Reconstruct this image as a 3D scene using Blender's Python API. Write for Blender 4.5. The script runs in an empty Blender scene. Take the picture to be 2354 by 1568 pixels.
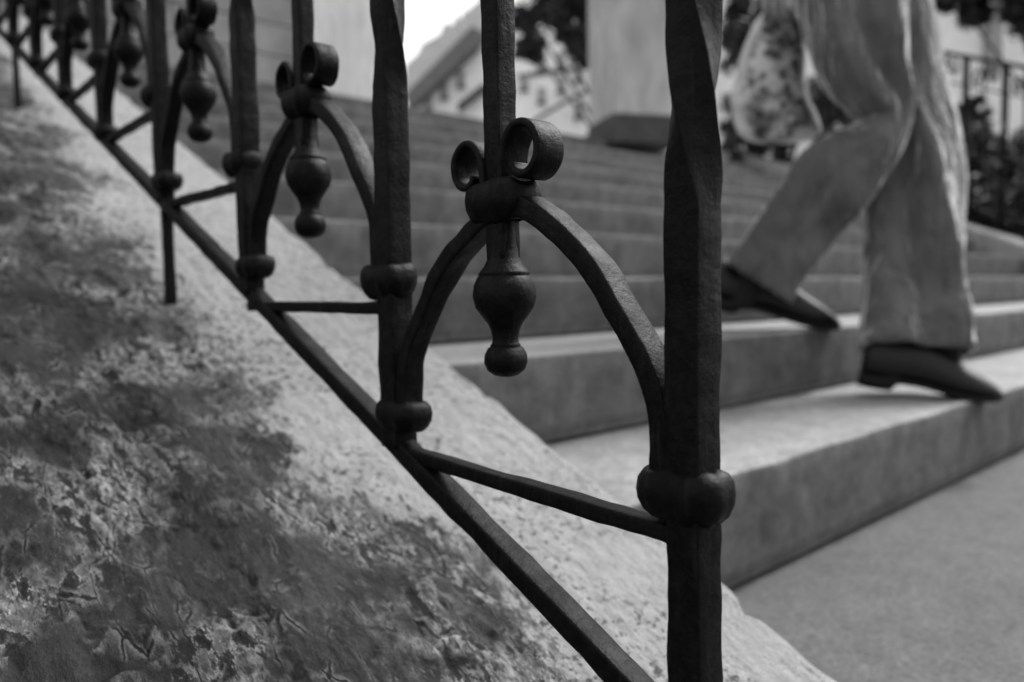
import bpy, bmesh, math, random
from mathutils import Vector, Matrix, noise
R=math.radians
# ------------------------------------------------------------------ camera
FPX,AZ,PITCH,ROLL=1731.26,0.7126,0.0629,-0.0204
EYE=Vector((0,0,.35))
fw=Vector((math.sin(AZ)*math.cos(PITCH),math.cos(AZ)*math.cos(PITCH),-math.sin(PITCH)))
rt0=Vector((math.cos(AZ),-math.sin(AZ),0)); up0=rt0.cross(fw)
RT=math.cos(ROLL)*rt0+math.sin(ROLL)*up0; UP=-math.sin(ROLL)*rt0+math.cos(ROLL)*up0
sc=bpy.context.scene; col=sc.collection
cd=bpy.data.cameras.new('camera'); cam=bpy.data.objects.new('camera',cd); col.objects.link(cam)
m=Matrix((RT,UP,-fw)).transposed().to_4x4(); m.translation=EYE; cam.matrix_world=m
cd.sensor_width=36; cd.lens=FPX/2354*36; cd.clip_start=.02; cd.clip_end=500
cd.dof.use_dof=True; cd.dof.focus_distance=.345; cd.dof.aperture_fstop=5.6; cd.dof.aperture_blades=0
sc.camera=cam
def at(x,y,D):
    """world point seen in the direction x,y at depth D metres"""
    return EYE+(fw+RT*((x-1177)/FPX)-UP*((y-784)/FPX))*D
# ------------------------------------------------------------------ world / sun
SUN_EL=R(50); SUN_DIR=Vector((.97,-.12,0)).normalized()
w=bpy.data.worlds.new('World'); sc.world=w; w.use_nodes=True; nt=w.node_tree
bg=nt.nodes['Background']; sky=nt.nodes.new('ShaderNodeTexSky'); sky.sky_type='NISHITA'; sky.sun_disc=False
sky.sun_elevation=SUN_EL; sky.sun_rotation=math.atan2(SUN_DIR.x,SUN_DIR.y); sky.dust_density=6; sky.air_density=1.5
bw=nt.nodes.new('ShaderNodeRGBToBW'); nt.links.new(sky.outputs[0],bw.inputs[0]); cl=nt.nodes.new('ShaderNodeMath'); cl.operation='MULTIPLY_ADD'; cl.inputs[1].default_value=.45; cl.inputs[2].default_value=2.0   # bright even overcast
nt.links.new(bw.outputs[0],cl.inputs[0]); nt.links.new(cl.outputs[0],bg.inputs[0])
bg.inputs[1].default_value=.15
sl=bpy.data.lights.new('sun','SUN'); sl.energy=2.2; sl.angle=R(18); sl.color=(1,1,1)
so=bpy.data.objects.new('sun',sl); col.objects.link(so)
sd=Vector((SUN_DIR.x*math.cos(SUN_EL),SUN_DIR.y*math.cos(SUN_EL),math.sin(SUN_EL)))
so.rotation_euler=sd.to_track_quat('Z','Y').to_euler()
sc.view_settings.view_transform='Standard'; sc.view_settings.look='None'; sc.view_settings.gamma=1; sc.view_settings.exposure=1.3
sc.cycles.use_denoising=True
# ------------------------------------------------------------------ helpers
def tag(o,label=None,cat=None,group=None,kind=None):
    if label:o['label']=label
    if cat:o['category']=cat
    if group:o['group']=group
    if kind:o['kind']=kind
    return o
def empty(name,loc=(0,0,0)):
    o=bpy.data.objects.new(name,None); o.location=loc; o.empty_display_size=.05; col.objects.link(o); return o
def mesh(name,V,F,mat,parent=None,smooth=True,loc=None):
    me=bpy.data.meshes.new(name); me.from_pydata([tuple(v) for v in V],[],F); me.update()
    bm=bmesh.new(); bm.from_mesh(me); bmesh.ops.recalc_face_normals(bm,faces=bm.faces); bm.to_mesh(me); bm.free()
    if smooth: me.polygons.foreach_set('use_smooth',[True]*len(me.polygons))
    me.materials.append(mat)
    o=bpy.data.objects.new(name,me); col.objects.link(o)
    if parent:
        o.parent=parent
        # parents are never rotated: keep world coordinates
        wl=Vector((0,0,0)); p=parent
        while p: wl+=Vector(p.location); p=p.parent
        o.location=-wl
    return o
def n3(p,s,seed=0): return noise.noise(Vector(p)*s+Vector((seed,seed*1.7,seed*.3)))
class G:
    def __init__(s): s.V=[];s.F=[]
    def add(s,V,F):
        b=len(s.V); s.V+=[Vector(v) for v in V]; s.F+=[[i+b for i in f] for f in F]
    def box(s,a,b,jit=0):
        (x0,y0,z0),(x1,y1,z1)=a,b
        V=[(x,y,z) for z in(z0,z1) for y in (y0,y1) for x in (x0,x1)]
        s.add(V,[(0,2,3,1),(4,5,7,6),(0,1,5,4),(2,6,7,3),(0,4,6,2),(1,3,7,5)])
    def rings(s,rs,cap=True,closed=False):
        n=len(rs[0]); V=[v for r in rs for v in r]; F=[]
        m=len(rs)
        for i in range(m if closed else m-1):
            for j in range(n):
                a=i*n+j; b=i*n+(j+1)%n; c=((i+1)%m)*n+(j+1)%n; d=((i+1)%m)*n+j
                F.append((a,b,c,d))
        if cap and not closed: F+= [tuple(range(n))[::-1],tuple((m-1)*n+j for j in range(n))]
        s.add(V,F)
    def build(s,name,mat,parent=None,smooth=True): return mesh(name,s.V,s.F,mat,parent,smooth)
def bevel(o,wd,seg=2,ang=35):
    mo=o.modifiers.new('bevel','BEVEL'); mo.width=wd; mo.segments=seg; mo.limit_method='ANGLE'; mo.angle_limit=R(ang)
def resample(P,n):
    """Catmull-Rom through P"""
    P=[Vector(p) for p in P]; out=[]; m=len(P)-1
    for i in range(n+1):
        t=i/n*m; k=min(int(t),m-1); u=t-k
        a=P[max(k-1,0)];b=P[k];c=P[k+1];d=P[min(k+2,m)]
        out.append(.5*((2*b)+(c-a)*u+(2*a-5*b+4*c-d)*u*u+(3*b-a-3*c+d)*u**3))
    return out
def rrect(w,h,c):
    hw,hh=w/2,h/2; pts=[]
    for sx,sy,a0 in((1,1,0),(-1,1,90),(-1,-1,180),(1,-1,270)):
        for k in range(3):
            a=R(a0+k*45); pts.append((sx*(hw-c)+c*math.cos(a),sy*(hh-c)+c*math.sin(a)))
    # extra mid-edge points so that the hammered surface can wobble
    out=[]
    for i in range(12):
        out.append(pts[i])
        if i%3==2:
            a=pts[i];b=pts[(i+1)%12]
            for t in(.33,.67): out.append((a[0]+(b[0]-a[0])*t,a[1]+(b[1]-a[1])*t))
    return out
def bar(g,path,w,h,side=Vector((1,0,0)),c=.0012,rough=.0004,twist=None,scale=None,seed=0):
    rs=[];n=len(path)
    for i,p in enumerate(path):
        t=(path[min(i+1,n-1)]-path[max(i-1,0)]).normalized()
        s=(side-t*side.dot(t)).normalized(); u=t.cross(s)
        a=twist(p) if twist else 0; k=scale(i/(n-1)) if scale else 1
        s2=s*math.cos(a)+u*math.sin(a); u2=-s*math.sin(a)+u*math.cos(a)
        ring=[]
        for x,y in rrect(w*k,h*k,c):
            d=s2*x+u2*y; q=p+d
            q=q+d.normalized()*(n3(q,90,seed)*rough+n3(q,35,seed+3)*rough*1.3)
            ring.append(q)
        rs.append(ring)
    g.rings(rs)
# ------------------------------------------------------------------ materials (all neutral greys: the photograph is black and white)
def newmat(name):
    m=bpy.data.materials.new(name); m.use_nodes=True; nt=m.node_tree
    return m,nt,nt.nodes['Principled BSDF']
def N(nt,t,**k):
    n=nt.nodes.new(t)
    for a,b in k.items(): setattr(n,a,b)
    return n
def grey(v): return (v,v,v,1)
def noise_node(nt,scale,detail=6,rough=.6,vec=None,dist=0,typ='FBM'):
    n=N(nt,'ShaderNodeTexNoise'); n.noise_type=typ; n.inputs['Scale'].default_value=scale; n.inputs['Detail'].default_value=detail
    n.inputs['Roughness'].default_value=rough; n.inputs['Distortion'].default_value=dist
    if vec is not None: nt.links.new(vec,n.inputs['Vector'])
    return n
def ramp(nt,src,stops):
    r=N(nt,'ShaderNodeValToRGB'); e=r.color_ramp.elements
    while len(e)<len(stops): e.new(.5)
    for k,(p,v) in zip(e,stops): k.position=p; k.color=grey(v)
    nt.links.new(src,r.inputs[0]); return r.outputs[0]
def mix(nt,fac,a,b,op='MIX'):
    n=N(nt,'ShaderNodeMix',data_type='RGBA',blend_type=op)
    for i,v in((0,fac),(6,a),(7,b)):
        if hasattr(v,'is_linked') or hasattr(v,'links'): nt.links.new(v,n.inputs[i])
        elif i==0: n.inputs[0].default_value=v
        else: n.inputs[i].default_value=grey(v)
    return n.outputs[2]
def mathn(nt,op,a,b=None):
    n=N(nt,'ShaderNodeMath',operation=op)
    for i,v in((0,a),(1,b)):
        if v is None: continue
        if hasattr(v,'links'): nt.links.new(v,n.inputs[i])
        else: n.inputs[i].default_value=v
    return n.outputs[0]
def bump(nt,h,strength,dist,prev=None):
    b=N(nt,'ShaderNodeBump'); b.inputs['Strength'].default_value=strength; b.inputs['Distance'].default_value=dist
    nt.links.new(h,b.inputs['Height'])
    if prev is not None: nt.links.new(prev,b.inputs['Normal'])
    return b.outputs[0]
def coords(nt,scale=(1,1,1),rot=(0,0,0)):
    g=N(nt,'ShaderNodeNewGeometry'); mp=N(nt,'ShaderNodeMapping'); mp.inputs['Scale'].default_value=scale; mp.inputs['Rotation'].default_value=rot
    nt.links.new(g.outputs['Position'],mp.inputs['Vector']); return mp.outputs[0]
def iron(name='black_iron_paint',base=.0012,lite=.0055):
    m,nt,b=newmat(name); v=coords(nt)
    n1=noise_node(nt,160,6,.7,v); n2=noise_node(nt,900,4,.7,v); n4=noise_node(nt,45,4,.6,v)
    vs=coords(nt,(260,260,26)); n5=noise_node(nt,1,5,.6,vs)
    c=mix(nt,ramp(nt,n1.outputs[0],((.42,0),(.68,1))),base,lite)
    c=mix(nt,ramp(nt,n5.outputs[0],((.58,0),(.78,.7))),c,lite*3)
    nt.links.new(c,b.inputs['Base Color'])
    rr=ramp(nt,n4.outputs[0],((.3,.36),(.7,.62))); nt.links.new(rr,b.inputs['Roughness'])
    b.inputs['Specular IOR Level'].default_value=.09
    x=bump(nt,n4.outputs[0],.35,.004); x=bump(nt,n1.outputs[0],.55,.0014,x); x=bump(nt,n2.outputs[0],.4,.0003,x)
    nt.links.new(x,b.inputs['Normal']); return m
IRON=iron()
def simple(name,lo,hi,scale,rough=.85,bs=.3,bd=.004,detail=6,vec=(1,1,1),spec=.25):
    m,nt,b=newmat(name); v=coords(nt,vec); n1=noise_node(nt,scale,detail,.65,v)
    nt.links.new(ramp(nt,n1.outputs[0],((.3,lo),(.7,hi))),b.inputs['Base Color'])
    nt.links.new(bump(nt,n1.outputs[0],bs,bd),b.inputs['Normal']); b.inputs['Roughness'].default_value=rough
    b.inputs['Specular IOR Level'].default_value=spec
    return m
def granite(name,lo,hi,stain_shade=.6,weather=.5):
    """fine grained sawn granite with weathering blotches; upright faces painted darker as shade, with rain streaks"""
    m,nt,b=newmat(name); v=coords(nt)
    f=noise_node(nt,330,3,.8,v); md=noise_node(nt,26,6,.65,v); bgn=noise_node(nt,5,4,.55,v)
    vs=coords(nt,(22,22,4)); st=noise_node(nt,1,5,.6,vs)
    c=ramp(nt,md.outputs[0],((.3,lo),(.72,hi)))
    sp=noise_node(nt,125,4,.85,v)
    c=mix(nt,ramp(nt,f.outputs[0],((.36,.75),(.5,0))),c,lo*.62)
    c=mix(nt,ramp(nt,sp.outputs[0],((.40,.55),(.47,0))),c,lo*.4)
    c=mix(nt,ramp(nt,sp.outputs[0],((.56,0),(.64,.5))),c,hi*1.5)
    c=mix(nt,ramp(nt,bgn.outputs[0],((.35,weather),(.62,0))),c,mix(nt,1,c,.62,'MULTIPLY'))
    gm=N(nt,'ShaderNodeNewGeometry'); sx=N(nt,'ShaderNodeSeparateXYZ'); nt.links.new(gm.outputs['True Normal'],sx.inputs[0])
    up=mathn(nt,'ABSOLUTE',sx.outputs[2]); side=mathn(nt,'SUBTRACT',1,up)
    sf=mathn(nt,'MULTIPLY',mathn(nt,'MULTIPLY',ramp(nt,st.outputs[0],((.35,1),(.7,.72))),side),stain_shade)
    c=mix(nt,sf,c,mix(nt,ramp(nt,md.outputs[0],((.35,0),(.7,1))),lo*.22,lo*.50))  # riser shade painted into the upright faces, varied by rain streaks
    nt.links.new(c,b.inputs['Base Color']); b.inputs['Roughness'].default_value=.9; b.inputs['Specular IOR Level'].default_value=.2
    x=bump(nt,md.outputs[0],.3,.004); x=bump(nt,f.outputs[0],.25,.0008,x); nt.links.new(x,b.inputs['Normal'])
    return m
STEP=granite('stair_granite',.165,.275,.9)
PAVE=granite('pavement_granite',.065,.105,0,.35)
def cheek_mat():
    m,nt,b=newmat('weathered_granite'); g=N(nt,'ShaderNodeNewGeometry')
    # stretched along the slope of the ramp, as the split stone is
    v=coords(nt); vs=coords(nt,(1,.42,.42),(0,0,R(20))); 
    a=noise_node(nt,95,8,.7,vs,.15); s=noise_node(nt,230,5,.7,vs,.1); bg_=noise_node(nt,9,5,.6,v,.2); pits=noise_node(nt,165,4,.65,v,.1); fine=noise_node(nt,800,3,.8,v)
    big=noise_node(nt,30,6,.66,vs,.25); patch=noise_node(nt,13,3,.5,v,.1)
    at_=N(nt,'ShaderNodeAttribute'); at_.attribute_name='weather'
    wf=at_.outputs['Fac']
    # clean granite
    clean=ramp(nt,a.outputs[0],((.3,.27),(.6,.42)))
    pm=mathn(nt,'MULTIPLY',ramp(nt,pits.outputs[0],((.39,1),(.45,0))),ramp(nt,patch.outputs[0],((.42,.08),(.58,.9))))
    clean=mix(nt,pm,clean,.05)
    # dark lichen grown stone, pale rims where it has flaked, pits painted black in place of relief shading
    msk=ramp(nt,patch.outputs[0],((.46,.06),(.60,1)))
    grv=noise_node(nt,1,7,.68,coords(nt,(75,17,17),(0,0,R(8))),.35)
    dark=ramp(nt,big.outputs[0],((.32,.018),(.5,.032),(.66,.055)))
    dark=mix(nt,mathn(nt,'MULTIPLY',ramp(nt,grv.outputs[0],((.53,0),(.62,.75),(.70,.9))),msk),dark,.11)
    dark=mix(nt,ramp(nt,grv.outputs[0],((.34,.9),(.42,0))),dark,.015)
    dark=mix(nt,mathn(nt,'MULTIPLY',ramp(nt,a.outputs[0],((.485,0),(.505,1),(.535,.35),(.60,.25))),msk),dark,mix(nt,ramp(nt,s.outputs[0],((.38,0),(.60,1))),.12,.66))
    dark=mix(nt,ramp(nt,s.outputs[0],((.60,0),(.68,.7))),dark,mix(nt,msk,.07,.30))
    dark=mix(nt,mathn(nt,'MULTIPLY',ramp(nt,a.outputs[0],((.40,1),(.475,0))),msk),dark,.009)
    # flaking plates: dark crack with a pale lip, broken up by a mask
    wn=noise_node(nt,1,4,.6,coords(nt,(34,15,15),(0,0,R(10))),.2)
    vo=N(nt,'ShaderNodeTexVoronoi'); vo.feature='DISTANCE_TO_EDGE'; vo.inputs['Scale'].default_value=1
    nt.links.new(mix(nt,.9,coords(nt,(70,21,21),(0,0,R(10))),wn.outputs[1],'ADD'),vo.inputs['Vector'])
    pk=ramp(nt,noise_node(nt,38,5,.65,v,.1).outputs[0],((.50,0),(.60,.9)))
    dark=mix(nt,mathn(nt,'MULTIPLY',ramp(nt,vo.outputs[0],((.02,0),(.05,.8),(.09,.35),(.16,0))),pk),dark,.26)
    dark=mix(nt,mathn(nt,'MULTIPLY',ramp(nt,vo.outputs[0],((.012,1),(.040,0))),pk),dark,.006)
    lp=N(nt,'ShaderNodeAttribute'); lp.attribute_name='lip'; ck=N(nt,'ShaderNodeAttribute'); ck.attribute_name='crack'
    dark=mix(nt,mathn(nt,'MULTIPLY',lp.outputs['Fac'],ramp(nt,s.outputs[0],((.42,.0),(.58,1)))),dark,mix(nt,msk,.12,.50))
    dark=mix(nt,mathn(nt,'MULTIPLY',ck.outputs['Fac'],ramp(nt,a.outputs[0],((.40,1),(.60,.35)))),dark,.006)
    fac=mathn(nt,'ADD',wf,mathn(nt,'MULTIPLY',mathn(nt,'SUBTRACT',a.outputs[0],.5),1.6))
    fac=mathn(nt,'ADD',fac,mathn(nt,'MULTIPLY',mathn(nt,'SUBTRACT',bg_.outputs[0],.5),1.2))
    c=mix(nt,ramp(nt,fac,((.44,0),(.54,1))),clean,dark)
    c=mix(nt,ramp(nt,fine.outputs[0],((.35,.45),(.5,0))),c,mix(nt,1,c,.5,'MULTIPLY'))
    nt.links.new(c,b.inputs['Base Color']); b.inputs['Roughness'].default_value=.88; b.inputs['Specular IOR Level'].default_value=.3
    x=bump(nt,big.outputs[0],1,.030); x=bump(nt,mathn(nt,'MULTIPLY',ramp(nt,vo.outputs[0],((0,0),(.06,1))),pk),.8,.004,x); x=bump(nt,grv.outputs[0],1,.012,x); x=bump(nt,a.outputs[0],1,.014,x); x=bump(nt,s.outputs[0],.7,.004,x); x=bump(nt,pits.outputs[0],.5,.0012,x)
    nt.links.new(x,b.inputs['Normal']); return m
CHEEK=cheek_mat()
# ------------------------------------------------------------------ layout numbers
XE=.49            # inner edge of the near parapet
XF=4.90           # inner edge of the far parapet
XR=.2457          # plane of the near railing
def cheek_z(y): return .44*y-.015
NY=[.476,.742,1.0325]+[1.0325+.266*i for i in range(1,8)]
NZ=[.14,.266,.378]+[.378+.1173*i for i in range(1,8)]
TOPZ=NZ[-1]; TOPY=NY[-1]
# ------------------------------------------------------------------ setting: pavement, terrace, garden
def grid_sheet(x0,x1,y0,y1,nx,ny,zf):
    V=[];F=[]
    for j in range(ny+1):
        for i in range(nx+1):
            x=x0+(x1-x0)*i/nx; y=y0+(y1-y0)*j/ny; V.append((x,y,zf(x,y)))
    for j in range(ny):
        for i in range(nx):
            a=j*(nx+1)+i; F.append((a,a+1,a+nx+2,a+nx+1))
    return V,F
V,F=grid_sheet(-120,160,-120,160,60,60,lambda x,y:0)
tag(mesh('pavement',V,F,PAVE),'grey granite pavement at the foot of the stairs','pavement',kind='structure')
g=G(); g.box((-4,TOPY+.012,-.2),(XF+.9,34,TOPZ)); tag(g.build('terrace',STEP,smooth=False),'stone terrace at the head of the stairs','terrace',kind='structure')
SOIL=simple('garden_soil',.03,.07,20)
V,F=grid_sheet(XF+.9,60,-10,60,60,60,lambda x,y:.3+max(0,min(1.1,.44*y))*.9+.12*n3((x,y,0),.8))
tag(mesh('garden_bank',V,F,SOIL),'dark planted bank beyond the far parapet','ground',kind='structure')
# ------------------------------------------------------------------ staircase
st=empty('staircase',(XE,NY[0],0)); tag(st,'broad granite staircase with worn weathered steps between the two sloping parapets','staircase')
rnd=random.Random(4)
joints=[2.75,3.6,3.12,2.2,3.9,2.9,1.8,3.3,2.5,3.0]
for i,(y,z) in enumerate(zip(NY,NZ)):
    z0=(NZ[i-1] if i else 0)+.0035; y1=(NY[i+1] if i+1<len(NY) else y+.26)+.012
    g=G(); js=[XE-.10,joints[i],XF+.05]
    for a,b in zip(js,js[1:]):
        nx=max(2,int((b-a)/.035)); rs=[]
        for k in range(nx+1):
            x=a+.002+(b-a-.004)*k/nx
            e=.0028*n3((x,y,z),9)+.0016*n3((x,y,z),31)+.006*max(0,n3((x,y,z),13,4)-.38); e2=.002*n3((x,y+5,z),11)
            pr=[(y+.010,z0),(y+.002,z0+.010),(y+e*.4,z0+.03),(y+e*.7,z-.03),(y+e,z-.005+e2),(y+.0012+e,z-.0012+e2),(y+.006,z+e2*.6),(y+.02,z+e2*.3)]
            pr+=[(y+(y1-y)*t,z+.0015*n3((x,y+t,z),7)) for t in(.3,.6)]+[(y1,z-.0005),(y1,z0)]
            rs.append([Vector((x,p,q)) for p,q in pr])
        g.rings(rs)
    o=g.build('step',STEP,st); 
    mo=o.modifiers.new('edge','EDGE_SPLIT'); mo.split_angle=R(50)
# ------------------------------------------------------------------ near parapet: wide sloping stone, sawn near the stairs, rough outside
def parapet(name,x0,x1,y0,y1,nx,ny,rough,label,edge_side):
    V=[];F=[];Wt=[];Lp=[];Ck=[]
    for j in range(ny+1):
        v=j/ny; y=y0+(y1-y0)*(v**1.7 if rough else v)
        for i in range(nx+1):
            u=i/nx; 
            x=x1-(x1-x0)*(u**1.35 if rough else u) if edge_side>0 else x0+(x1-x0)*u
            z=cheek_z(y)
            d=(x1-x) if edge_side>0 else (x-x0)        # distance from the inner edge
            wob=.006*n3((0,y,0),14,2)+.004*n3((0,y,0),45,5)+.010*n3((0,y,0),4,7)
            if rough:
                chip=max(0,n3((x,y,0),30,9)-.12)*.02 if d<.02 else 0
                lim=XR+.070+.045*n3((0,y,0),6,3)-.035*max(0,min(1,(y-.72)/.15))+.03*max(0,min(1,(y-1.1)/.3))+max(0,.42-y)*.30
                ww=max(0,min(1,(lim-x)/.07)); 
                # ripples of split stone, deeper outside
                p=Vector((x*1.0,y*.55,0))
                r=(.0030*noise.fractal(Vector((x*62+y*6,y*12,0)),1.1,2,4)+.0080*noise.fractal(p*12,1.2,2,4)+.0014*noise.fractal(p*80,.8,2.1,3)-.003*max(0,noise.fractal(p*30+Vector((3,1,0)),1,2,4)-.25))
                fq=noise.fractal(Vector((x*17+y*4,y*6,2.3)),1.2,2.1,4)*2.0+40+n3((x,y,0),75,4)*.22+n3((x,y,0),150,4)*.08
                fr=fq-math.floor(fq); ss=min(1,max(0,(fr-.74)/.20)); ss=ss*ss*(3-2*ss)
                r+=(math.floor(fq)-40+ss+fr*.25)*.0045
                Lp.append(max(0,1-abs(fr-.90)/.11)*ww); Ck.append(max(0,1-abs(fr-.715)/.075)*ww)
                bulge=.010*n3((x,y,0),5,11)
                z+=ww*(r+bulge)+(1-ww)*.0012*n3((x,y,0),30,1)
                z-=max(0,(.07-x))**1.5*.18
                if ww>0: z+=-.004*ww
                Wt.append(max(0,min(1,.15+(lim+.02-x)/.13))*.95)
                z-=max(0,.016-d)**2*38+chip
                x+=wob if u<.3 and d<.012 else 0
            else:
                Lp.append(0); Ck.append(0); Wt.append(.3); z-=max(0,.016-d)**2*30
            V.append((x,y,z))
    n=nx+1
    for j in range(ny):
        for i in range(nx):
            a=j*n+i; F.append((a,a+1,a+n+1,a+n))
    # skirts to the ground on every side
    top=len(V)
    def skirt(idx,dx):
        nonlocal V,F,Wt
        b=len(V); 
        for k in idx:
            x,y,z=V[k]; V.append((x+dx,y,-.05)); Wt.append(Wt[k]); Lp.append(0); Ck.append(0)
        for q in range(len(idx)-1): F.append((idx[q],idx[q+1],b+q+1,b+q))
    skirt([j*n for j in range(ny+1)],0); skirt([j*n+nx for j in range(ny+1)],0)
    skirt(list(range(n)),0); skirt([ny*n+i for i in range(n)],0)
    o=mesh(name,V,F,CHEEK,None,True)
    at_=o.data.attributes.new('weather','FLOAT','POINT'); at_.data.foreach_set('value',Wt)
    for nm,dt in(('lip',Lp),('crack',Ck)): o.data.attributes.new(nm,'FLOAT','POINT').data.foreach_set('value',dt)
    mo=o.modifiers.new('edge','EDGE_SPLIT'); mo.split_angle=R(60)
    return tag(o,label,'parapet')
parapet('stair_parapet',-1.1,XE,.035,3.7,470,840,True,'wide sloping granite parapet under the near railing, rough and dark on its outer side',1)
parapet('stair_parapet',XF,XF+.45,.05,3.4,16,200,False,'plain far parapet sloping down behind the walking person',-1)
# ------------------------------------------------------------------ railing
UCm={0:(.727,-.333),1:(1.615,.038),2:(2.513,.450),3:(3.421,.865),4:(4.328,1.226)}
LCm={1:(1.578,-.297),2:(2.458,.101),3:(3.344,.488),4:(4.302,.852),5:(5.15,1.225),6:(5.989,1.606),7:(6.838,1.979)}
FCm={0:(1.178,.186),1:(2.039,.553),2:(2.917,.963),3:(3.80,1.335)}
KMAX=12
U={};L={};Fc={}
for k in range(-1,KMAX+1):
    if k in LCm: L[k]=LCm[k]
    elif k>7: L[k]=(6.838+.86*(k-7),1.979+.376*(k-7))
    else: L[k]=(1.578+.86*(k-1),-.297-.372*(1-k))
LO=dict(L)
L[0]=(L[0][0],L[0][1]-.05)
for k in range(-1,KMAX+1):
    U[k]=UCm[k] if k in UCm else (LO[k][0]+.05,LO[k][1]+.362)
for k in range(-1,KMAX):
    Fc[k]=FCm[k] if k in FCm else ((U[k][0]+L[k+1][0])/2+.0,U[k][1]+.518)
def Wp(p): return (p[0]*XR,p[1]*XR+.35)
def rail_z(y): return .257+.441*(y-.386)
PW=.0158; TOPH=.985
ARCH_R=[(.0,.0),(-.001,.10),(.0,.16),(.03,.31),(.095,.43),(.24,.585),(.36,.715),(.52,.83),(.70,.925),(.86,.975),(1.,.965)]   # right half: U collar -> F
ARCH_L=[(0,0),(.0,.15),(.06,.34),(.19,.48),(.34,.63),(.52,.77),(.72,.865),(.88,.93),(1.,.965)]
def ring_collar(g,c,ly,lx,hh,seed,tilt=0):
    """wrapped collar: bulging rounded ring round a bundle of bars"""
    n=40; prof=[(-.30,-.5),(.15,-.47),(.62,-.33),(.92,-.12),(1.,.08),(.9,.3),(.6,.44),(.1,.5),(-.35,.47)]
    rs=[]
    for j in range(n):
        a=2*math.pi*j/n; e=.72
        cx=math.copysign(abs(math.cos(a))**e,math.cos(a)); cy=math.copysign(abs(math.sin(a))**e,math.sin(a))
        ring=[]
        seam=max(0,1-abs(((a-R(218)+math.pi)%(2*math.pi))-math.pi)/.10)
        t=.0062+.0009*n3((cx,cy,seed),2)
        for pu,pv in prof:
            off=t*pu-seam*.0022*(1 if pu>.1 else 0)
            wst=math.exp(-(cy/.30)**2)*(1 if pu>.1 else 0)
            x=(lx/2-.0062+off-.0020*wst)*cx; y=(ly/2-.0062+off)*cy
            z=pv*hh*(1+.14*n3((cx,cy,seed),1.6)-.13*wst)+.0011*n3((cx*1.5,cy*1.5,seed+2),1.2)+tilt*y
            p=Vector((c[0]+x,c[1]+y,c[2]+z)); ring.append(p+Vector((1,1,1))*n3(p,160)*.00025)
        rs.append(ring)
    g.rings(rs,closed=True)
PEND=[(.0,33),(-30,30),(-60,30),(-95,32),(-125,36),(-145,46),(-158,56),(-164,60),(-167,57),(-170,61),(-190,70),(-215,74),(-240,68),(-262,52),(-278,40),(-292,34),(-310,30),(-322,31),(-327,36),(-329,34),(-333,41),(-348,49),(-366,51),(-384,44),(-396,28),(-401,8)]
SCROLL=[(.0070,.002),(.0072,.012),(.0080,.022),(.0105,.0300),(.0155,.0355),(.0220,.0365),(.0285,.0335),(.0322,.0275),(.0320,.0200),(.0280,.0148),(.0222,.0132),(.0172,.0152),(.0152,.0185)]
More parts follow.
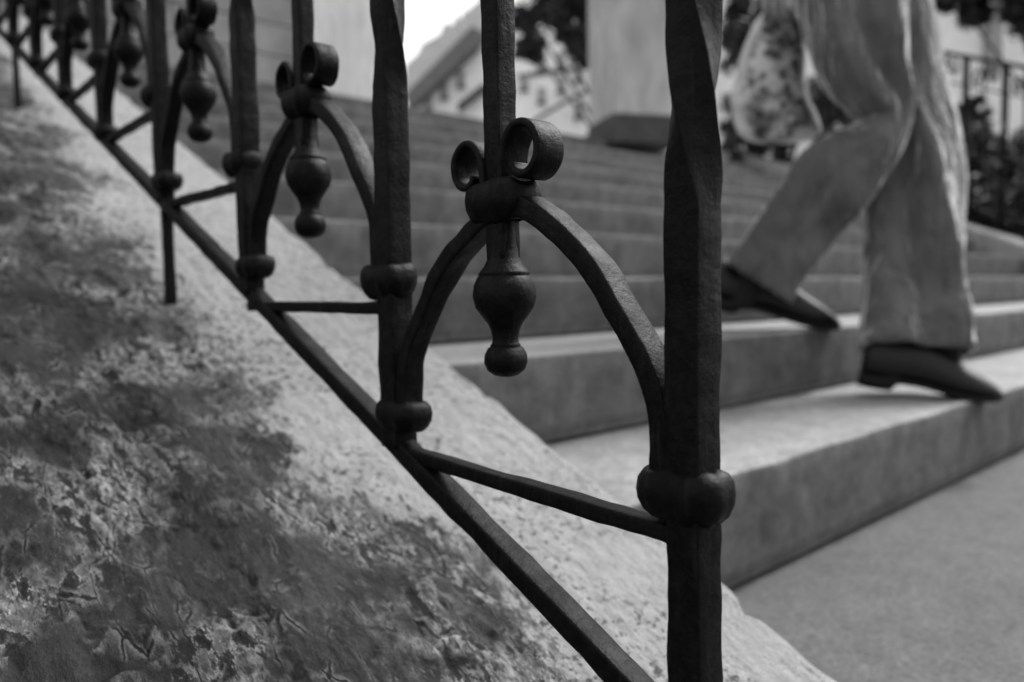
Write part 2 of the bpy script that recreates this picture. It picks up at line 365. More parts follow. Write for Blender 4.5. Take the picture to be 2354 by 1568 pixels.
def make_railing(dx,label,near,ks,dy=0,ytop=None):
    root=empty('iron_railing',(XR+dx,Wp(L[ks[0]])[0]+dy,rail_z(Wp(L[ks[0]])[0])))
    tag(root,label,'railing')
    X=XR+dx; detail=2 if near else 1
    def v(y,z,x=0): return Vector((X+x,y+dy,z))
    bw_=1 if near else 1.7
    zoff=0
    y0=(Wp(U[0])[0]+Wp(L[0])[0])/2-.006 if near else Wp(L[ks[0]])[0]-.1; y1=Wp(L[ks[-1]])[0]+.02
    n=int((y1-y0)/.01)
    g=G(); bar(g,[v(y0+(y1-y0)*i/n,rail_z(y0+(y1-y0)*i/n)) for i in range(n+1)],.0125,.0115,rough=.0006); g.build('bottom_rail',IRON,root)
    g=G(); bar(g,[v(y0+(y1-y0)*i/60,cheek_z(y0+(y1-y0)*i/60)+TOPH) for i in range(61)],.030,.012 if near else .022); g.build('top_rail',IRON,root)
    g=G(); bar(g,[v(y0+(y1-y0)*i/60,cheek_z(y0+(y1-y0)*i/60)+TOPH-.17) for i in range(61)],.012,.009); g.build('upper_rail',IRON,root)
    for k in ks:
        uy,uz=Wp(U[k]); ly,lz=Wp(L[k]); py=(uy+ly)/2+(-.001 if k>0 else -.002)
        zb=rail_z(py)-.001; zt=cheek_z(py)+TOPH-.004; zs=uz+.115; ze=zs+.36
        nn=int((zt-zb)/.004) if near and k<6 else int((zt-zb)/.012)
        tw=lambda p:min(max((p.z-zs)/(ze-zs),0),1)*-math.pi*2.7
        po=G(); lean=.004*n3((k,0,0),3)
        bar(po,[v(py+.0010*math.sin(i*.05+k),zb+(zt-zb)*i/nn) for i in range(nn+1)],PW*bw_,PW*bw_,c=.0008,rough=.0006,twist=tw,seed=k)
        post=po.build('post',IRON,root)
        cg=G(); ring_collar(cg,(X,uy+dy+.002,uz),.0395,.0285,.0210,k); cg.build('collar',IRON,post)
        cg=G(); ring_collar(cg,(X,ly+dy-.002,lz+.001),.0385,.0275,.0185,k+20); cg.build('collar',IRON,post)
        if k%4==3:
            fg=G(); cz=cheek_z(py)-.02
            bar(fg,[v(py-.004,cz+(zb-cz)*i/12) for i in range(13)],.0105,.0085); fg.build('foot',IRON,root)
        if k==ks[-1]: continue
        # cross bar from this post to the foot of the next one
        l2y,l2z=Wp(L[k+1]); zc=uz-.0195; y2=(Wp(U[k+1])[0]+l2y)/2; z2=rail_z(y2)+.004
        cgz=(zc+z2)/2 if k!=0 else zc
        g=G(); za=uz-.017; zb2=min(za,z2+.004)
        bar(g,[v(py+.004+(y2-py-.004)*i/24,za+(z2-za)*(.35 if k!=1 else .1)*(i/24)+.0003*n3((i*.3,k,0),1)) for i in range(25)],.0095,.0078,rough=.0006); g.build('cross_bar',IRON,root)
        # arch
        fy,fz=Wp(Fc[k]); P=[]
        oy=py+PW/2+.0050
        for a,b in ARCH_R: P.append(v(oy+(fy-oy)*a,uz+(fz-uz)*b))
        o2=y2-PW/2-.0050
        Q=[v(o2+(fy-o2)*a,l2z+(fz-l2z)*b) for a,b in ARCH_L]
        P=resample(P,46); Q=resample(Q,50)[::-1]
        g=G(); bar(g,P[:-1]+[P[-1]]+Q[1:],.0135,.0098,c=.0012,rough=.0007,seed=k+7); g.build('arch',IRON,root)
        # middle bar with its collar, scrolls and turned drop
        zt2=cheek_z(fy)+TOPH-.004
        nn=int((zt2-fz)/.005) if near and k<6 else int((zt2-fz)/.015)
        g=G(); bar(g,[v(fy+.0008*math.sin(i*.07+k*2),fz-.03+(zt2-fz+.03)*i/nn) for i in range(nn+1)],.0122,.0122,c=.0010,rough=.0006,seed=k+40)
        mb=g.build('middle_bar',IRON,root)
        cg=G(); ring_collar(cg,(X,fy+dy,fz),.0430,.0285,.0205,k+50); cg.build('collar',IRON,mb)
        ns=56 if near else 24
        for sgn in(-1,1):
            sg=G(); sc_=.93 if sgn>0 else 1.04
            bar(sg,[v(fy+sgn*p.x*sc_,fz+p.z*(sc_)-.0035) for p in resample([(a,0,b) for a,b in SCROLL],ns)],  .0170,.0040,c=.0014,rough=.0005,seed=k+sgn,scale=None)
            sg.build('scroll',IRON,mb)
        pg=G(); rs=[]
        for zp,rp in PEND:
            r=rp*.000219*(1+.03*n3((zp,k,0),.02)+.04*n3((k*3.1,1,0),1)); z=fz+zp*.000219*{1:1.07,2:1.05}.get(k,1+.04*n3((k*2.3,5,0),1))
            rs.append([v(fy+r*math.sin(2*math.pi*j/32),z+.0004*n3((j*.2,zp*.02,k),1),r*math.cos(2*math.pi*j/32)) for j in range(32)])
        pg.rings(rs); pg.build('turned_drop',IRON,mb)
        # ring ornament under the top rail
        cy=fy; cz=cheek_z(cy)+TOPH-.088; rr=.062
        for sgn in(-1,1):
            pts=[(cy+sgn*(.034+.030*(1-t*.55)*math.cos(t*7.2-1.5)),cz+.048*(1-t*.5)*math.sin(t*7.2-1.5)) for t in [i/30 for i in range(31)]]
            rg=G(); bar(rg,[v(a,b) for a,b in pts],.009 if near else .014,.004 if near else .012,c=.0008); rg.build('top_scroll',IRON,root)
    return root
make_railing(0,'black wrought iron railing with arches, scrolls and turned drops on the near parapet',True,list(range(0,KMAX+1)))
make_railing(XF+.20-XR,'distant wrought iron railing on the far parapet behind the walking person',False,list(range(-1,12)),dy=.00)
exec_bg=True
# ------------------------------------------------------------------ buildings at the head of the stairs
WHITE=simple('white_plaster',.76,.93,5,.9,.15,.01)
PALE=simple('pale_plaster',.36,.56,9,.9,.15,.01,vec=(3,3,.6))
ASH=simple('ashlar_stone',.15,.25,9,.9,.3,.006)
DARKST=simple('dark_base_stone',.035,.07,9,.9,.3,.006)
ROOF=simple('roof_tiles',.10,.18,14,.9,.4,.02)
TRIM=simple('dark_trim',.05,.08,9,.7)
SOFFIT=simple('rubble_coping',.40,.62,9,.95,.6,.05)
GLASS=simple('window_glass',.05,.08,2,.2,.0,.001,spec=.6)
gw=empty('gate_pier',(1.0,TOPY+.25,TOPZ)); tag(gw,'tall coursed stone and pale plaster pier at the head of the stairs','pier')
g=G(); y=TOPY+.11; zc=TOPZ; r2=random.Random(2)
while zc<TOPZ+2.2:
    hc=.115+r2.random()*.03; e=.004*r2.random()
    x=-.5+(.12 if int(zc*10)%2 else 0)
    g.box((-.9,y-e,zc),(x,y+.5,zc+hc-.004))
    while x<1.44:
        wd=min(.30+r2.random()*.2,1.46-x)
        if 1.46-x-wd<.12: wd=1.46-x
        e2=.006*r2.random(); g.box((x+.003,y-e2,zc),(x+wd-.003,y+.5,zc+hc-.004)); x+=wd
    zc+=hc
g.box((-.9,y+.01,TOPZ-.01),(1.45,y+.49,zc)); o=g.build('coursed_wall',ASH,gw,False); bevel(o,.004,2)
g=G(); g.box((1.475,y-.03,TOPZ),(1.86,y+.42,TOPZ+2.6)); o=g.build('plaster_face',PALE,gw,False); bevel(o,.01)
g=G(); g.box((1.452,y+.02,TOPZ),(1.480,y+.40,TOPZ+2.5)); g.build('joint_strip',DARKST,gw,False)
# square pillar right of the middle bar
pc=at(1450,300,4.45); pc.z=TOPZ
pl=empty('stone_pillar',pc); tag(pl,'pale square pillar on a dark plinth at the top of the stairs, left of the nearest post','pillar')
def obox(g,c,ax,hx,hy,z0,z1,tx=1):
    ay=Vector((-ax.y,ax.x,0)); V=[]
    for z,s in((z0,1),(z1,tx)):
        for a,b in((-1,-1),(1,-1),(1,1),(-1,1)): V.append(Vector((c.x,c.y,0))+ax*hx*a*s+ay*hy*b*s+Vector((0,0,z)))
    g.add(V,[(0,3,2,1),(4,5,6,7),(0,1,5,4),(1,2,6,5),(2,3,7,6),(3,0,4,7)])
AX=Vector((1,0,0))
axp=Vector((math.cos(R(-25)),math.sin(R(-25)),0))
g=G(); obox(g,pc,axp,.190,.190,TOPZ+.14,TOPZ+2.6); o=g.build('shaft',simple('grey_render',.24,.42,7,.9,.3,.01,vec=(1.5,1.5,.5)),pl,False); bevel(o,.012)
g=G(); obox(g,pc,axp,.215,.215,TOPZ-.02,TOPZ+.10); obox(g,pc,axp,.198,.198,TOPZ+.10,TOPZ+.15,.985); o=g.build('plinth',DARKST,pl,False); bevel(o,.008)
def oprism(g,D,pts,depth):
    """outline standing across the line of sight at distance D with real thickness going back"""
    fh=Vector((fw.x,fw.y,0)).normalized(); P=[at(x,y,D) for x,y in pts]; Q=[p+fh*depth for p in P]; n=len(P)
    g.add(P+Q,[tuple(range(n)),tuple(range(n,2*n))[::-1]]+[(i,(i+1)%n,(i+1)%n+n,i+n) for i in range(n)])
def base(D,x): p=at(x,400,D); return Vector((p.x,p.y,TOPZ))
# white gabled house
D=13
h1=empty('white_house',base(D,1150)); tag(h1,'white gabled house with dark sloping eaves rising behind the middle bar','house')
g=G(); oprism(g,D,[(940,520),(940,228),(1100,92),(1190,16),(1330,-160),(1500,20),(1600,160),(1600,520)],5); g.build('wall',WHITE,h1,False)
g=G(); oprism(g,D-.35,[(935,246),(935,212),(1086,60),(1112,76),(1100,102),(960,232)],5.4); g.build('roof',ROOF,h1,False)
g=G(); rr=random.Random(8); pts=[(930,225),(932,150),(948,134)]
for i in range(16):
    t=(i+1)/17; pts.append((948+160*t+rr.uniform(-5,5),132-136*t+rr.uniform(-14,8)))
pts+=[(1130,-20),(1190,10),(1092,84),(938,224)]
oprism(g,D-.15,pts,4.8); g.build('roof_coping',SOFFIT,h1,False)
g=G(); oprism(g,D-.25,[(1052,250),(1052,238),(1112,190),(1118,200)],.25); g.build('porch_eave',TRIM,h1,False)
g=G(); fh=Vector((fw.x,fw.y,0)).normalized()
bar(g,resample([at(1225,280,D-.3),at(1290,240,D-.3),at(1366,202,D-.3)],12),.06,.06,side=fh,c=.015); 
bar(g,resample([at(1366,202,D-.3),at(1358,160,D-.3),at(1352,100,D-.3),at(1345,-60,D-.3)],12),.05,.05,side=fh,c=.015); g.build('drainpipe',TRIM,h1)
g=G()
WSH=simple('window_shade',.22,.34,2)
for x,y in((985,232),(1022,205),(1060,178),(1245,215),(1290,190),(1330,165),(1245,140),(1290,130),(1330,250),(1205,185)):
    g=G(); oprism(g,D-.05,[(x-8,y+17),(x-8,y-15),(x+8,y-15),(x+8,y+17)],.12); f=g.build('window',WSH,h1,False)
    g=G(); oprism(g,D-.09,[(x-10,y+22),(x-10,y+18),(x+10,y+18),(x+10,y+22)],.12); g.build('sill',TRIM,f,False)
g=G(); oprism(g,D-.04,[(1190,178),(1190,170),(1345,150),(1345,158)],.1); g.build('string_course',TRIM,h1,False)
# pale house to the right, behind the person
D=12
h2=empty('plastered_house',base(D,2100)); tag(h2,'pale plastered house with tall window openings beyond the far railing','house')
g=G(); oprism(g,D,[(1610,520),(1610,-150),(2700,-150),(2700,520)],4); g.build('wall',simple('light_plaster',.62,.82,1.5,.9,.1,.01),h2,False)
g=G(); oprism(g,D-.12,[(2270,160),(2270,-120),(2305,-120),(2305,160)],.11); g.build('downpipe',simple('grey_pipe',.24,.3,3),h2,False)
for x in (2440,2600,1950,1800):
    g=G(); oprism(g,D-.05,[(x-24,300),(x-24,90),(x+24,90),(x+24,300)],.04); f=g.build('window',WHITE,h2,False)
    g=G(); oprism(g,D-.06,[(x-18,293),(x-18,97),(x+18,97),(x+18,293)],.02); g.build('pane',GLASS,f,False)
# ------------------------------------------------------------------ foliage
def leafmat(name,a,b):
    m,nt,bs=newmat(name); oi=N(nt,'ShaderNodeNewGeometry'); 
    nt.links.new(ramp(nt,oi.outputs['Random Per Island'],((0,a),(1,b))),bs.inputs['Base Color']); bs.inputs['Roughness'].default_value=.5
    bs.inputs['Specular IOR Level'].default_value=.35
    return m
LEAF=leafmat('dark_leaves',.018,.06); LEAF2=leafmat('grey_leaves',.03,.11); BARK=simple('bark',.04,.09,30,.9,.6,.02)
def plant(name,label,cat,basep,lobes,nleaf,ls,mat,seed,group,trunk_r=.03):
    rd=random.Random(seed); root=empty(name,basep); tag(root,label,cat,group)
    V=[];F=[]
    tot=sum(r**2 for _,r in lobes)
    for c,r in lobes:
        sub=[(c+Vector((rd.gauss(0,1),rd.gauss(0,1),rd.gauss(0,1))).normalized()*r*rd.uniform(.45,1.0),r*rd.uniform(.16,.34)) for _ in range(16)]
        for _ in range(int(nleaf*r*r/tot)):
            cc,rr=rd.choice(sub); d=Vector((rd.gauss(0,1),rd.gauss(0,1),rd.gauss(0,1)))*rr*.55; p=cc+d
            a=Vector((rd.gauss(0,1),rd.gauss(0,1),rd.gauss(0,.5))).normalized(); b=a.cross(Vector((rd.gauss(0,1),rd.gauss(0,1),rd.gauss(0,1)))).normalized()
            s=ls*rd.uniform(.6,1.3); nrm=a.cross(b)*s*.18
            k=len(V); V+=[p-a*s,p-a*s*.3+b*s*.42+nrm,p+a*s*.45+b*s*.34+nrm,p+a*s,p+a*s*.45-b*s*.34+nrm,p-a*s*.3-b*s*.42+nrm]
            F.append((k,k+1,k+2,k+3)); F.append((k,k+3,k+4,k+5))
    me=mesh('crown',V,F,mat,root,False)
    g=G()
    for c,r in lobes:
        mid=(Vector(basep)+c)/2+Vector((rd.uniform(-.1,.1),rd.uniform(-.1,.1),0))*r
        pts=resample([Vector(basep),mid,c,c+Vector((rd.uniform(-.5,.5),rd.uniform(-.5,.5),.5))*r],14)
        rs=[]
        for i,p in enumerate(pts):
            rad=trunk_r*(1-.85*i/14)
            rs.append([p+Vector((math.cos(j*R(45)),math.sin(j*R(45)),0))*rad for j in range(8)])
        g.rings(rs)
        for q in range(7):
            d=Vector((rd.gauss(0,1),rd.gauss(0,1),rd.gauss(0,1))).normalized()*r*.9; p0=pts[9]
            rs=[]
            for i in range(6):
                t=i/5; p=p0+(c+d-p0)*t; rad=trunk_r*.3*(1-.8*t)
                rs.append([p+Vector((math.cos(j*R(72)),math.sin(j*R(72)),0))*rad for j in range(5)])
            g.rings(rs)
    g.build('trunk',BARK,root)
def lob(D,lst): return [(at(x,y,D+dd),r*D/FPX) for x,y,r,dd in lst]
D=8.0
bp=at(1500,300,D); bp.z=TOPZ
plant('tree','dark leafy tree with boughs reaching out to the left of the pale pillar','tree',bp,lob(D,[(1250,10,72,0),(1330,50,60,.1),(1225,110,42,-.1),(1300,-60,110,.1),(1420,-120,130,0),(1340,120,38,.1),(1560,-70,100,.2),(1170,-50,60,0)]),26000,.042,LEAF,3,'trees behind the stairs',.03)
bp=at(2560,300,D+1); bp.z=TOPZ
plant('tree','dark leafy tree overhanging the far railing at the upper right','tree',bp,lob(D,[(2200,0,52,0),(2330,-10,60,.1),(2270,-70,110,0),(2400,70,60,0),(2140,-70,80,0)]),15000,.045,LEAF,5,'trees behind the stairs',.02)
# bushes beyond the far parapet
bl=[('dense dark bush on the far bank at the far right of the picture',2330,430,4.7,[(2290,520,90,0),(2380,470,80,.1),(2240,470,60,.1),(2330,400,46,.2),(2420,540,90,0)],LEAF,11),
('tall dark bush just right of the standing leg behind the far railing',2235,430,5.0,[(2220,400,60,0),(2250,330,50,.1),(2210,490,70,0),(2180,330,50,.2),(2240,260,34,.3)],LEAF,12),
('dark bush behind the patterned bag, over the far parapet',1760,300,5.4,[(1700,310,55,0),(1780,320,60,.1),(1840,280,60,.2),(1730,230,60,.3),(1690,100,60,.5),(1720,20,55,.6),(1880,330,50,.3)],LEAF,13),
('leafy dark bush at the right edge, standing behind the others',2300,300,5.6,[(2290,400,70,0),(2360,350,60,.1),(2230,430,60,.1),(2350,480,80,.1)],LEAF2,15),
('small greyish bush low between the two trouser legs',1960,330,5.2,[(1950,330,60,0),(2020,380,60,.1),(1900,250,60,.2),(2080,430,60,0)],LEAF2,14)]
for lab,x,y,D,ls,mt,sd in bl:
    bp=at(x,y+60,D); bp.z=.5
    plant('bush',lab,'bush',bp,lob(D,ls),9000,.028,mt,sd,'bushes beyond the far parapet',.03)
# ------------------------------------------------------------------ the walking person
def skin(name,chains,mat,root_i=0,parent=None,sub=2):
    """chains: dict name->(parent name, Vector, radius or (rx,ry)); edges parent-child"""
    names=list(chains); idx={n:i for i,n in enumerate(names)}
    me=bpy.data.meshes.new(name); me.from_pydata([tuple(chains[n][1]) for n in names],[(idx[chains[n][0]],idx[n]) for n in names if chains[n][0]],[])
    o=bpy.data.objects.new(name,me); col.objects.link(o)
    sm=o.modifiers.new('skin','SKIN'); sm.use_smooth_shade=True; sm.branch_smoothing=.6
    for n in names:
        sv=me.skin_vertices[0].data[idx[n]]; r=chains[n][2]; sv.radius=(r,r) if not isinstance(r,tuple) else r; sv.use_root=(n==names[root_i])
    sb=o.modifiers.new('sub','SUBSURF'); sb.levels=sub; sb.render_levels=sub
    dg=bpy.context.evaluated_depsgraph_get(); ev=o.evaluated_get(dg); m2=bpy.data.meshes.new_from_object(ev)
    bpy.data.objects.remove(o); m2.materials.clear(); m2.materials.append(mat); m2.polygons.foreach_set('use_smooth',[True]*len(m2.polygons))
    o=bpy.data.objects.new(name,m2); col.objects.link(o)
    if parent: o.parent=parent; o.location=-Vector(parent.location)
    return o
SKINM=simple('skin',.30,.36,20,.55,.1,.001,spec=.4)
HAIR=simple('dark_hair',.02,.05,60,.6,.5,.004,vec=(4,4,.6))
FH=Vector((fw.x,fw.y,0)).normalized(); RH=Vector((rt0.x,rt0.y,0)).normalized(); Z=Vector((0,0,1))
FACE=(RH*.93-FH*.37).normalized()      # walking direction
LEFT=Z.cross(FACE)                      # the person's left, away from the camera
hipN=at(1905,-185,1.49); hipF=at(1975,-175,1.57)
pel=(hipN+hipF)/2+Z*.02
# near (right) leg: bent, trailing; far (left) leg: straight, leading
kneeN=at(2020,290,1.46); ankN=at(1738,655,1.53); ballN=at(1845,735,1.535)
kneeF=at(2110,330,1.555); ankF=at(2078,815,1.425); ballF=at(2190,905,1.385)
per=empty('person',(pel.x,pel.y,NZ[0])); tag(per,'person in flared light trousers and dark pointed shoes striding down the stairs','person')
sh=pel+Z*.45+FACE*.03; neck=sh+Z*.07; 
B={'pelvis':(None,pel,(.125,.10)),'waist':('pelvis',pel+Z*.14,(.115,.09)),'chest':('waist',pel+Z*.32+FACE*.01,(.135,.10)),'upper':('chest',sh,(.10,.075)),
'neck':('upper',neck,.052),'jaw':('neck',neck+Z*.07+FACE*.02,.058),'head':('jaw',neck+Z*.155+FACE*.015,(.083,.074)),'crown':('head',neck+Z*.225,.055),
'nose':('head',neck+Z*.13+FACE*.098,.010)}
B['hipN']=('pelvis',hipN,.088); B['thN']=('hipN',(hipN+kneeN)/2,.062); B['knN']=('thN',kneeN,.040); B['shN']=('knN',kneeN*.6+ankN*.4,.034); B['anN']=('shN',ankN,.018); B['baN']=('anN',at(1690,690,1.56),.020)
B['hipF']=('pelvis',hipF,.088); B['thF']=('hipF',(hipF+kneeF)/2,.060); B['knF']=('thF',kneeF,.034); B['shF']=('knF',kneeF*.6+ankF*.4,.030); B['anF']=('shF',ankF,.018); B['baF']=('anF',at(2045,850,1.44),.020)
handN=at(1792,-62,1.50)
shN=sh-LEFT*.17+Z*-.01; elN=shN-Z*.26-FACE*.09-LEFT*.03; 
B['soN']=('upper',shN,.052); B['elN']=('soN',elN,.040); B['wrN']=('elN',elN+(handN-elN)*.86,.026); B['palmN']=('wrN',handN,(.036,.018))
shF=sh+LEFT*.17-Z*.01; elF=shF-Z*.27+FACE*.06+LEFT*.03; wrF=elF-Z*.19+FACE*.15
B['soF']=('upper',shF,.052); B['elF']=('soF',elF,.040); B['wrF']=('elF',wrF,.026); B['palmF']=('wrF',wrF-Z*.05+FACE*.05,(.036,.018))
for s_,hp,dn,sp,out in(('N',handN,-Z,FACE,-LEFT),('F',wrF-Z*.05+FACE*.05,(-Z*.8+FACE*.6),FACE,LEFT)):
    for i in range(4):
        o1=sp*(.027-.018*i); ln=(.036,.042,.038,.030)[i]
        a=hp+o1+dn*.035; b_=a+dn*ln*.7-out*.010; c=b_+dn*ln*.3-out*.024
        B[f'f{i}a{s_}']=('palm'+s_,a,.0095); B[f'f{i}b{s_}']=(f'f{i}a{s_}',b_,.0085); B[f'f{i}c{s_}']=(f'f{i}b{s_}',c,.007)
    B['t1'+s_]=('palm'+s_,hp+sp*.040+dn*.008,.011); B['t2'+s_]=('t1'+s_,hp+sp*.050+dn*.036-out*.012,.009)
body=skin('body',B,SKINM,0,per)
# face: ears, eyes, mouth as small shapes on the head
def ball(g,c,rx,ry,rz,ax=FACE,n=12):
    ay=Z.cross(ax); rs=[]
    for i in range(1,n):
        t=math.pi*i/n; rs.append([c+ax*rx*math.sin(t)*math.cos(a)+ay*ry*math.sin(t)*math.sin(a)+Z*rz*math.cos(t) for a in [2*math.pi*j/16 for j in range(16)]])
    g.rings(rs)
hc=neck+Z*.15+FACE*.015
g=G()
for q in(-1,1): ball(g,hc+LEFT*q*.078-FACE*.005,.016,.008,.028)
g.build('ear',SKINM,per)
for q in(-1,1):
    g=G(); ball(g,hc+LEFT*q*.031+FACE*.070,.010,.013,.009); g.build('eye',simple('eye_white',.6,.7,5,.3) if q<0 else bpy.data.materials['eye_white'],per)
g=G(); ball(g,hc-Z*.055+FACE*.070,.008,.024,.006); g.build('mouth',simple('lips',.18,.22,5,.5),per)
g=G(); rd=random.Random(3); rs=[]
for i in range(0,13):
    t=math.pi*.62*i/12+.02
    rs.append([hc+Z*.03-FACE*.014+Vector((FACE*math.cos(a)*.098+LEFT*math.sin(a)*.089)*math.sin(t)*(1 if math.cos(a)<.45 else .93))+Z*.112*math.cos(t)*(1 if math.cos(a)<.45 or t<1.0 else .8)+Z*.004*math.sin(a*9) for a in [2*math.pi*j/40 for j in range(40)]])
g.rings(rs); g.build('hair',HAIR,per)
# trousers: each leg a flared loft with folds, both joined to one waist
def cloth_mat(name,lo,hi):
    m,nt,b=newmat(name); v=coords(nt); n1=noise_node(nt,14,4,.5,v); n2=noise_node(nt,900,2,.8,v); n3_=noise_node(nt,1,3,.5,coords(nt,(38,38,9),(R(12),R(25),0)),.6)
    nt.links.new(ramp(nt,n1.outputs[0],((.3,lo),(.7,hi))),b.inputs['Base Color'])
    x=bump(nt,n1.outputs[0],.4,.012); x=bump(nt,n3_.outputs[0],1,.022,x); nt.links.new(bump(nt,n2.outputs[0],.3,.0006,x),b.inputs['Normal'])
    b.inputs['Roughness'].default_value=.95; b.inputs['Sheen Weight'].default_value=1.0; b.inputs['Sheen Roughness'].default_value=.35; b.inputs['Specular IOR Level'].default_value=.1
    return m
TROU=cloth_mat('light_wool',.065,.12)
def leg(g,st,folds):
    """st: (x,y,D,half width px, depth factor)"""
    C=[at(x,y,D) for x,y,D,_,_ in st]; Wd=[hw*D/FPX for _,_,D,hw,_ in st]; Dp=[d for *_,d in st]
    n=60; C2=resample(C,n); A=resample([(a,b,0) for a,b in zip(Wd,Dp)],n); rs=[]
    for i in range(n+1):
        t=(C2[min(i+1,n)]-C2[max(i-1,0)]).normalized(); s=t.cross(fw).normalized(); d=s.cross(t).normalized()
        if s.dot(RT)<0: s=-s
        if d.dot(fw)>0: d=-d      # d towards the camera
        w_=A[i].x; dp=A[i].y; ring=[]; u=i/n
        for j in range(56):
            a=2*math.pi*j/56; k=1.0
            for a0,wd,amp,u0,u1 in folds:
                if u0<u<u1:
                    tt=(u-u0)/(u1-u0); aa=a0[0]+(a0[1]-a0[0])*tt
                    dd=((a-R(aa)+math.pi)%(2*math.pi))-math.pi
                    k+=amp*math.exp(-(dd/R(wd))**2)*math.sin(math.pi*tt)**.6
            k+=.05*n3((math.cos(a)*1.3,math.sin(a)*1.3,u*3),1.4,len(st))+(.022*math.sin(u*95+2*math.sin(a)+a)*max(0,(u-.80)/.2))+(.020*math.sin(u*70+3*math.cos(a))*math.exp(-((u-.46)/.06)**2) if len(st)>11 else 0)+.085*n3((math.cos(a)*1.8,math.sin(a)*1.8,u*7+math.sin(a)),1.8,7)*(.3+u*u)
            ring.append(C2[i]+s*(w_*math.cos(a)*k)+d*(w_*dp*math.sin(a)*k))
        rs.append(ring)
    # turn the hem inside
    last=rs[-1]; c=C2[-1]; rs.append([c+(p-c)*.93 for p in last]); rs.append([c+(p-c)*.9-(C2[-1]-C2[-2]).normalized()*.05 for p in last])
    g.rings(rs,cap=False)
g=G()
leg(g,[(1905,-330,1.53,135,.8),(1918,-180,1.50,128,.85),(1945,-60,1.47,120,.85),(1960,60,1.45,108,.85),(1980,150,1.44,97,.85),(2014,215,1.43,74,.95),(2040,272,1.43,47,1.3),(2003,333,1.435,62,1.2),(1952,383,1.445,80,1.0),(1905,430,1.46,90,.9),(1855,500,1.49,84,.85),(1795,575,1.51,80,.85),(1742,648,1.53,84,.9)],
 [((82,45),12,.24,.0,.52),((118,80),14,-.30,.0,.52),((150,115),11,.20,.05,.52),((30,15),9,.08,.1,.5),((112,92),30,-.34,.52,1.12),((35,45),12,.16,.5,1.12),((165,152),13,.26,.5,1.12),((75,100),8,.10,.55,1.0)])
leg(g,[(1975,-330,1.58,130,.8),(1990,-180,1.58,120,.85),(2015,-60,1.58,108,.85),(2040,60,1.57,98,.85),(2062,160,1.56,94,.85),(2085,270,1.54,98,.85),(2098,380,1.52,102,.85),(2098,500,1.50,103,.85),(2098,620,1.48,106,.85),(2097,730,1.45,109,.85),(2096,812,1.43,112,.9)],
 [((115,32),11,.34,.42,1.15),((150,82),24,-.40,.42,1.15),((60,10),10,-.14,.42,1.1),((15,12),9,.10,.2,1.0),((172,168),9,.10,.5,1.0)])
tr=g.build('trousers',TROU,per)
# socks
SOCK=simple('dark_sock',.01,.02,200,.95)
g=G()
for a,b_ in((at(1745,610,1.53),at(1692,712,1.565)),(at(2075,790,1.43),at(2040,868,1.445))):
    rs=[]
    for i in range(9):
        c=a+(b_-a)*i/8; rs.append([c+(FACE*math.cos(t)*.036+LEFT*math.sin(t)*.030)*(1+.15*i/8) for t in [2*math.pi*j/20 for j in range(20)]])
    g=G(); g.rings(rs); g.build('sock',SOCK,per)
# shoes
SHOE=simple('black_leather',.003,.006,60,.45,.1,.001,spec=.3)
SOLE=simple('rubber_sole',.004,.008,60,.8)
def shoe(heel,toe,upv,L,parent):
    ax=(toe-heel).normalized(); up=(upv-ax*upv.dot(ax)).normalized(); sd_=up.cross(ax)
    S=[(0,.0,.074,.027),(.03,.0,.090,.035),(.10,.0,.094,.038),(.2,.001,.092,.037),(.32,.004,.092,.035),(.45,.005,.088,.036),(.58,.002,.076,.042),(.70,.0,.062,.046),(.82,.0,.050,.043),(.92,.003,.038,.032),(.98,.007,.027,.018),(1.0,.010,.018,.006)]
    P=resample([(a,b,c) for a,b,c,_ in S],30); Q=resample([(d,0,0) for *_,d in S],30)
    g=G(); rs=[]; rs2=[]
    for p,q in zip(P,Q):
        c=heel+ax*p.x*L; w_=max(q.x,.004)*.92; b=p.y+.010; t=p.z; ring=[];ring2=[]
        for j in range(24):
            a=2*math.pi*j/24; x=w_*math.copysign(abs(math.cos(a))**.8,math.cos(a)); z=b+(t-b)*(.5+.5*math.copysign(abs(math.sin(a))**(.75 if math.sin(a)>0 else .35),math.sin(a)))
            x*=1-.38*max(0,(z-b)/(max(t-b,.001))-.35)
            ring.append(c+sd_*x+up*z)
            ring2.append(c+sd_*(w_+.003)*math.cos(a)+up*(p.y+.0065+.0075*math.sin(a)+(-.014 if p.x<.27 and math.sin(a)<0 else 0)))
        rs.append(ring); rs2.append(ring2)
    g.rings(rs); o=g.build('shoe',SHOE,parent)
    # seam of the toe cap and laces
    g=G(); g.rings(rs2); s=g.build('sole',SOLE,o)
    g=G()
    for k in range(4):
        u=.42+.055*k; c=heel+ax*u*L+up*(.088-.012*k)
        bar(g,[c+sd_*x-up*(x*x*26) for x in(-.018,-.009,0,.009,.018)],.004,.003,side=ax,c=.0006)
    g.build('laces',SOLE,o)
    return o
hf=at(1974,868,1.46); tf=at(2300,932,1.37); shoe(hf,tf,Z,(tf-hf).length,per)
hb=at(1620,690,1.57); tb=at(1925,768,1.535); shoe(hb,tb,Z,(tb-hb).length,per)
print('shoe',(tf-hf).length,(tb-hb).length,'front heel/toe',hf,tf,'back',hb,tb,'hips',pel)
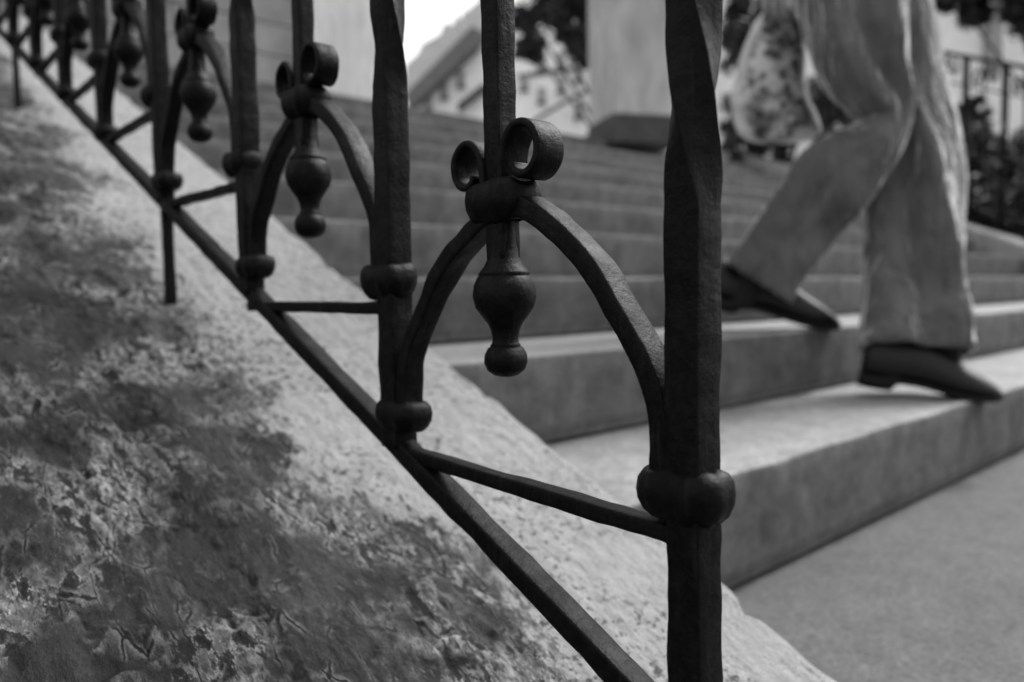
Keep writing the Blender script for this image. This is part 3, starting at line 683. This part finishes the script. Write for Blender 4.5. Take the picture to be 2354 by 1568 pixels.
# jacket: torso and sleeves, one mesh
def tube(g,P,rads,n=28,flat=1.0,side=LEFT,cap=True):
    P2=resample(P,len(P)*5); Rr=resample([(r,0,0) for r in rads],len(P)*5); rs=[]
    for i,p in enumerate(P2):
        t=(P2[min(i+1,len(P2)-1)]-P2[max(i-1,0)]).normalized(); s=(side-t*side.dot(t)).normalized(); u=t.cross(s)
        rs.append([p+(s*math.cos(a)+u*math.sin(a)*flat)*Rr[i].x*(1+.05*n3((math.cos(a)*2,math.sin(a)*2,i*.15),1)) for a in [2*math.pi*j/n for j in range(n)]])
    g.rings(rs,cap=cap)
JK=cloth_mat('grey_jacket',.10,.16)
g=G(); tube(g,[pel-Z*.01,pel+Z*.14,pel+Z*.30+FACE*.01,sh-Z*.01,neck-Z*.005],[.185,.165,.185,.150,.062],36,.72)
for s0,e0,w0 in((shN,elN,elN+(handN-elN)*.8),(shF,elF,wrF)):
    tube(g,[s0+(s0-e0).normalized()*.02,(s0+e0)/2,e0,(e0+w0)/2,w0],[.066,.060,.053,.046,.042],24,1,FACE)
g.build('jacket',JK,per)
# ------------------------------------------------------------------ patterned bag carried by the person
def bag():
    D=1.60; bp=at(1780,200,D); root=empty('cloth_bag',bp); tag(root,'soft floral patterned cloth bag hanging behind the bent leg','bag')
    m,nt,b=newmat('floral_cloth'); v=coords(nt); vo=N(nt,'ShaderNodeTexVoronoi'); vo.inputs['Scale'].default_value=34; vo.inputs['Randomness'].default_value=1
    wv=noise_node(nt,22,3,.6,v); nt.links.new(mix(nt,.06,v,wv.outputs[1],'ADD'),vo.inputs['Vector'])
    big=noise_node(nt,17,4,.6,v)
    c=ramp(nt,vo.outputs[0],((.22,.03),(.55,.50)))
    c=mix(nt,ramp(nt,big.outputs[0],((.42,.85),(.56,0))),c,.03)
    at_=N(nt,'ShaderNodeAttribute'); at_.attribute_name='plain'
    c=mix(nt,at_.outputs['Fac'],c,ramp(nt,big.outputs[0],((.35,.42),(.6,.62))))
    nt.links.new(c,b.inputs['Base Color']); b.inputs['Roughness'].default_value=.9
    nt.links.new(bump(nt,big.outputs[0],.5,.01),b.inputs['Normal'])
    rows=[(26,1760,1815),(45,1738,1832),(80,1722,1845),(125,1704,1851),(180,1690,1850),(225,1680,1858),(262,1684,1874),(290,1690,1886),(308,1700,1884),(322,1720,1860),(328,1750,1830)]
    ys=resample([(y,a,b_) for y,a,b_ in rows],44); g=G(); rs=[]; pl_=[]
    for i,p in enumerate(ys):
        u=i/44; c=at((p.y+p.z)/2,p.x,D); hw=(p.z-p.y)/2*D/FPX; dp=.045*math.sin(math.pi*min(1,.10+u*.86))**.5
        ring=[]
        for j in range(40):
            a=2*math.pi*j/40; k=1+.05*n3((math.cos(a)*2,math.sin(a)*2,u*4),1.5,3)
            ring.append(c+RT*hw*math.cos(a)*k-FH*dp*math.sin(a)*k)
            ex=abs(math.cos(a)); pl_.append(min(1,max(0,(ex-.72)/.2 , (.10-u)/.08, ((u-.72)/.1 if math.cos(a)>.25 else 0))))
        rs.append(ring)
    g.rings(rs); o=g.build('pouch',m,root)
    at2=o.data.attributes.new('plain','FLOAT','POINT'); at2.data.foreach_set('value',pl_)
    g=G(); HND=cloth_mat('webbing',.25,.35)
    for dx in(-16,14):
        hd=handN-Z*.055
        pts=resample([at(1787+dx*1.6,50,D-.03),at(1787+dx*1.2,0,D-.04)*.5+hd*.5,hd,at(1787+dx,0,D+.02)*.5+hd*.5,at(1787+dx*1.5,50,D+.03)],24)
        bar(g,pts,.020,.003,side=RT,c=.0008)
    g.build('handle',HND,root)
bag()
